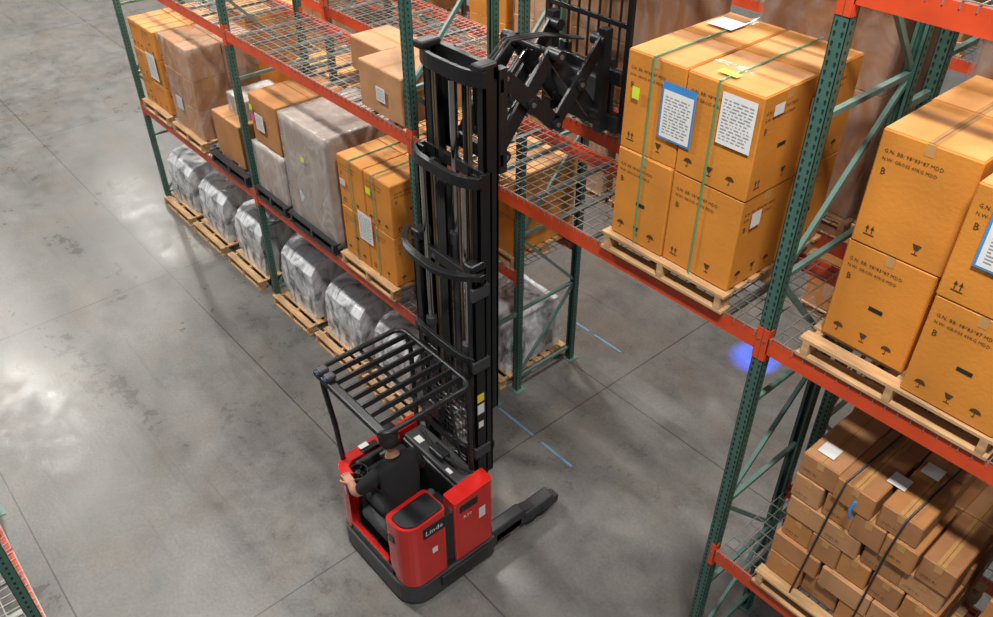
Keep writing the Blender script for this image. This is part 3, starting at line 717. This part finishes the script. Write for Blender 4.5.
# ---------------------------------------------------------------- operator (seated sideways, leaning to the wheel)
op = empty('truck_operator', (TX+.12, TY-.11, 0.02)); op.scale = (1.1, 1.1, 1.1)
J = {
 'pel': ((.03,.38,.79), .125, .155), 'sp': ((.04,.38,.97), .13, .16), 'ch': ((-.03,.38,1.19), .14, .185), 'nb': ((-.07,.385,1.36), .08, .09), 'nt': ((-.11,.39,1.44), .055, .055),
 'ls': ((-.05,.20,1.29), .088, .083), 'le': ((-.17,.04,1.09), .052, .052), 'lw': ((-.36,.10,1.02), .034, .034),
 'rs': ((-.05,.57,1.29), .088, .083), 're': ((-.09,.67,1.06), .052, .052), 'rw': ((-.27,.665,.99), .034, .034),
 'lh': ((-.04,.29,.77), .095, .09), 'lk': ((-.40,.27,.77), .068, .066), 'la': ((-.40,.25,.44), .045, .045), 'lt': ((-.50,.25,.405), .036, .045),
 'rh': ((-.04,.47,.77), .095, .09), 'rk': ((-.40,.50,.77), .068, .066), 'ra': ((-.40,.50,.44), .045, .045), 'rt': ((-.50,.50,.405), .036, .045)}
E = [('pel','sp'),('sp','ch'),('ch','nb'),('nb','nt'),('ch','ls'),('ls','le'),('le','lw'),('ch','rs'),('rs','re'),('re','rw'),
     ('pel','lh'),('lh','lk'),('lk','la'),('la','lt'),('pel','rh'),('rh','rk'),('rk','ra'),('ra','rt')]
keys = list(J); me = bpy.data.meshes.new('skel')
me.from_pydata([J[k][0] for k in keys], [(keys.index(a), keys.index(b2)) for a, b2 in E], [])
so = bpy.data.objects.new('skel', me); COL.objects.link(so)
so.modifiers.new('skin', 'SKIN')
if not me.skin_vertices:
    bm = bmesh.new(); bm.from_mesh(me); bm.verts.layers.skin.verify(); bm.to_mesh(me); bm.free()
sv = me.skin_vertices[0].data
for i, k in enumerate(keys): sv[i].radius = (J[k][1], J[k][2]); sv[i].use_root = (k == 'pel')
ss = so.modifiers.new('sub', 'SUBSURF'); ss.levels = 2; ss.render_levels = 2
dg = bpy.context.evaluated_depsgraph_get(); dg.update()
body = bpy.data.meshes.new_from_object(so.evaluated_get(dg))
bpy.data.objects.remove(so)
body.materials.clear()
for m_ in (SHIRT, SKIN, PANTS, RUB): body.materials.append(m_)
def segd(p, a, b2):
    a = Vector(a); b2 = Vector(b2); t = max(0, min(1, (p-a).dot(b2-a)/(b2-a).length_squared)); return (p-(a+(b2-a)*t)).length, t
for pf in body.polygons:
    best = min(((segd(pf.center, J[a][0], J[b2][0]), a, b2) for a, b2 in E), key=lambda q: q[0][0])
    a, b2, t = best[1], best[2], best[0][1]
    mi = 0
    if b2 in ('lw', 'rw'): mi = 1
    elif b2 in ('le', 're') and t > .8: mi = 1
    elif b2 == 'nt' and t > .3: mi = 1
    elif b2 in ('lh','rh','lk','rk','la','ra') or (b2 == 'sp' and t < .35): mi = 2
    elif b2 in ('lt', 'rt'): mi = 3
    pf.material_index = mi; pf.use_smooth = True
bo = bpy.data.objects.new('body', body); COL.objects.link(bo); bo.parent = op
hm = MB('head')
HM = Matrix.Translation((-.14, .395, 1.54)) @ Matrix.Rotation(math.radians(-22), 4, 'Z') @ Matrix.Rotation(math.radians(-16), 4, 'Y') @ Matrix.Scale(1.05, 4)
def headfn(d, p):
    q = p.copy()
    if d.z < 0: q.x *= (1-.10*(-d.z)); q.y *= (1-.28*(-d.z)**1.5)
    if d.x < -.3 and d.z < -.2: q.x -= .008
    if abs(d.y) < .18 and d.x < 0 and -.35 < d.z < .12: q.x -= .02*(1-abs(d.y)/.18)
    return q
hm.sphere((0,0,0), .1, SKIN, 28, 20, (.98, .78, 1.18), HM, headfn)
for sy in (-1, 1):
    hm.sphere((-.086, sy*.031, .008), .012, WHITE, 10, 8, (1,1.2,.8), HM); hm.sphere((-.096, sy*.031, .008), .006, EYE, 8, 6, (1,1,1), HM)
    hm.sphere((.005, sy*.080, -.005), .026, SKIN, 10, 8, (.7,.35,1.1), HM)
    hm.tube([(-.092, sy*.018, .028), (-.093, sy*.032, .032), (-.085, sy*.046, .027)], .004, HAIR, 5, HM)
hm.tube([(-.098, -.02, -.052), (-.102, 0, -.050), (-.098, .02, -.052)], .005, SKIN, 6, HM)
hm.box(-.100, -.096, -.018, .018, -.053, -.050, EYE, HM)
hm.sphere((.012, 0, .012), .103, HAIR, 20, 14, (.94, .81, 1.02), HM, lambda d, p: p if (d.x > -.15 or d.z > .55) else p*.80)
hm.sphere((0, 0, .032), .108, CAP, 24, 10, (1.0, .82, .95), HM, half=True)
br = [(-.06, -.078), (-.11, -.066), (-.155, -.04), (-.17, 0), (-.155, .04), (-.11, .066), (-.06, .078)]
hm.extr(br[::-1], .034, .042, CAP, HM)
hm.sphere((0, 0, .135), .008, CAP, 8, 6, (1,1,.6), HM)
hm.done(op)
hd = MB('hands')
def hand(w, fwd, palmn, side):
    f = Vector(fwd).normalized(); n = Vector(palmn).normalized(); r = f.cross(n).normalized()*side
    w = Vector(w)
    M = Matrix.Identity(4)
    for i in range(3): M[i][0] = f[i]; M[i][1] = r[i]; M[i][2] = -n[i]; M[i][3] = w[i]
    hd.rbox(-.015, .085, -.040, .040, -.014, .014, SKIN, .013, 3, M)
    for y, L in ((.030, .072), (.010, .080), (-.010, .074), (-.030, .058)):
        hd.tube([(.07, y, 0), (.085+L*.35, y*1.1, -.004), (.085+L*.62, y*1.1, -.024), (.085+L*.62, y*1.1, -.045)], [.010, .009, .008, .006], SKIN, 8, M)
    hd.tube([(.015, .034, -.002), (.045, .058, -.012), (.075, .062, -.024), (.092, .056, -.032)], [.012, .011, .009, .007], SKIN, 8, M)
hand(J['lw'][0], (-1, .15, .02), (0, 0, -1), 1)
hand(J['rw'][0], (-1, -.05, .02), (0, 0, -1), -1)
hd.done(op)

# ---------------------------------------------------------------- floor tape
t = MB('floor_tape_marking')
for xa, xb in ((-5.72, -5.1), (-4.95, -4.45)): t.box(xa, xb, 5.0, 5.03, .0, .003, TAPEBL)
for xa, xb in ((-6.3, -6.05), (-5.95, -5.45)): t.box(xa, xb, 6.94, 6.97, .0, .003, TAPEBL)
t.done()

# ---------------------------------------------------------------- lights
HOUS = mat('lamp_housing', (.7, .7, .7), .4)
def lamp(x, y, p, z=10.6):
    e = MB('high_bay_light'); e.rbox(x-.65, x+.65, y-.28, y+.28, z+.02, z+.12, HOUS, .02); e.box(x-.3, x+.3, y-.05, y+.05, z+.12, z+.2, GALV)
    ob = e.done()
    L = bpy.data.lights.new('lamp', 'AREA'); L.shape = 'RECTANGLE'; L.size = 1.2; L.size_y = .5; L.energy = p; L.color = (1, .965, .91)
    lo = bpy.data.objects.new('lamp', L); COL.objects.link(lo); lo.parent = ob; lo.location = (0, 0, -.02)
for x, p in ((-30, 750), (-22, 950), (-10.5, 820), (0, 740)): lamp(x, 1.2, p)
for x, p in ((-30, 700), (-22, 600), (-11.5, 600), (-4, 600)): lamp(x, 8.2, p)
for x in (-30, -20, -11): lamp(x, 17.3, 800)
L = bpy.data.lights.new('blue_spot', 'SPOT'); L.energy = 2400; L.color = (.03, .12, 1); L.spot_size = math.radians(17); L.spot_blend = 1.0; L.shadow_soft_size = .02
bl = bpy.data.objects.new('blue_safety_light', L); COL.objects.link(bl); bl.location = (-4.1, 9.2, 2.4)
bl.rotation_euler = (Vector((-4.2, 8.25, 0))-Vector(bl.location)).to_track_quat('-Z', 'Y').to_euler()
W = bpy.data.worlds.new('world'); S.world = W; W.use_nodes = True
W.node_tree.nodes['Background'].inputs[0].default_value = (.92, .95, 1, 1); W.node_tree.nodes['Background'].inputs[1].default_value = .22

# ---------------------------------------------------------------- camera
cam = bpy.data.cameras.new('camera'); co = bpy.data.objects.new('camera', cam); COL.objects.link(co)
cam.sensor_width = 36; cam.lens = 846/993*36; cam.clip_end = 200
co.location = (0, 0, 7.4)
th = math.radians(37.5)
d = Vector((-.755*math.cos(th), .656*math.cos(th), -math.sin(th)))
co.rotation_euler = d.to_track_quat('-Z', 'Y').to_euler()
S.camera = co
S.view_settings.view_transform = 'Standard'
S.view_settings.look = 'None'
S.view_settings.exposure = 0.0
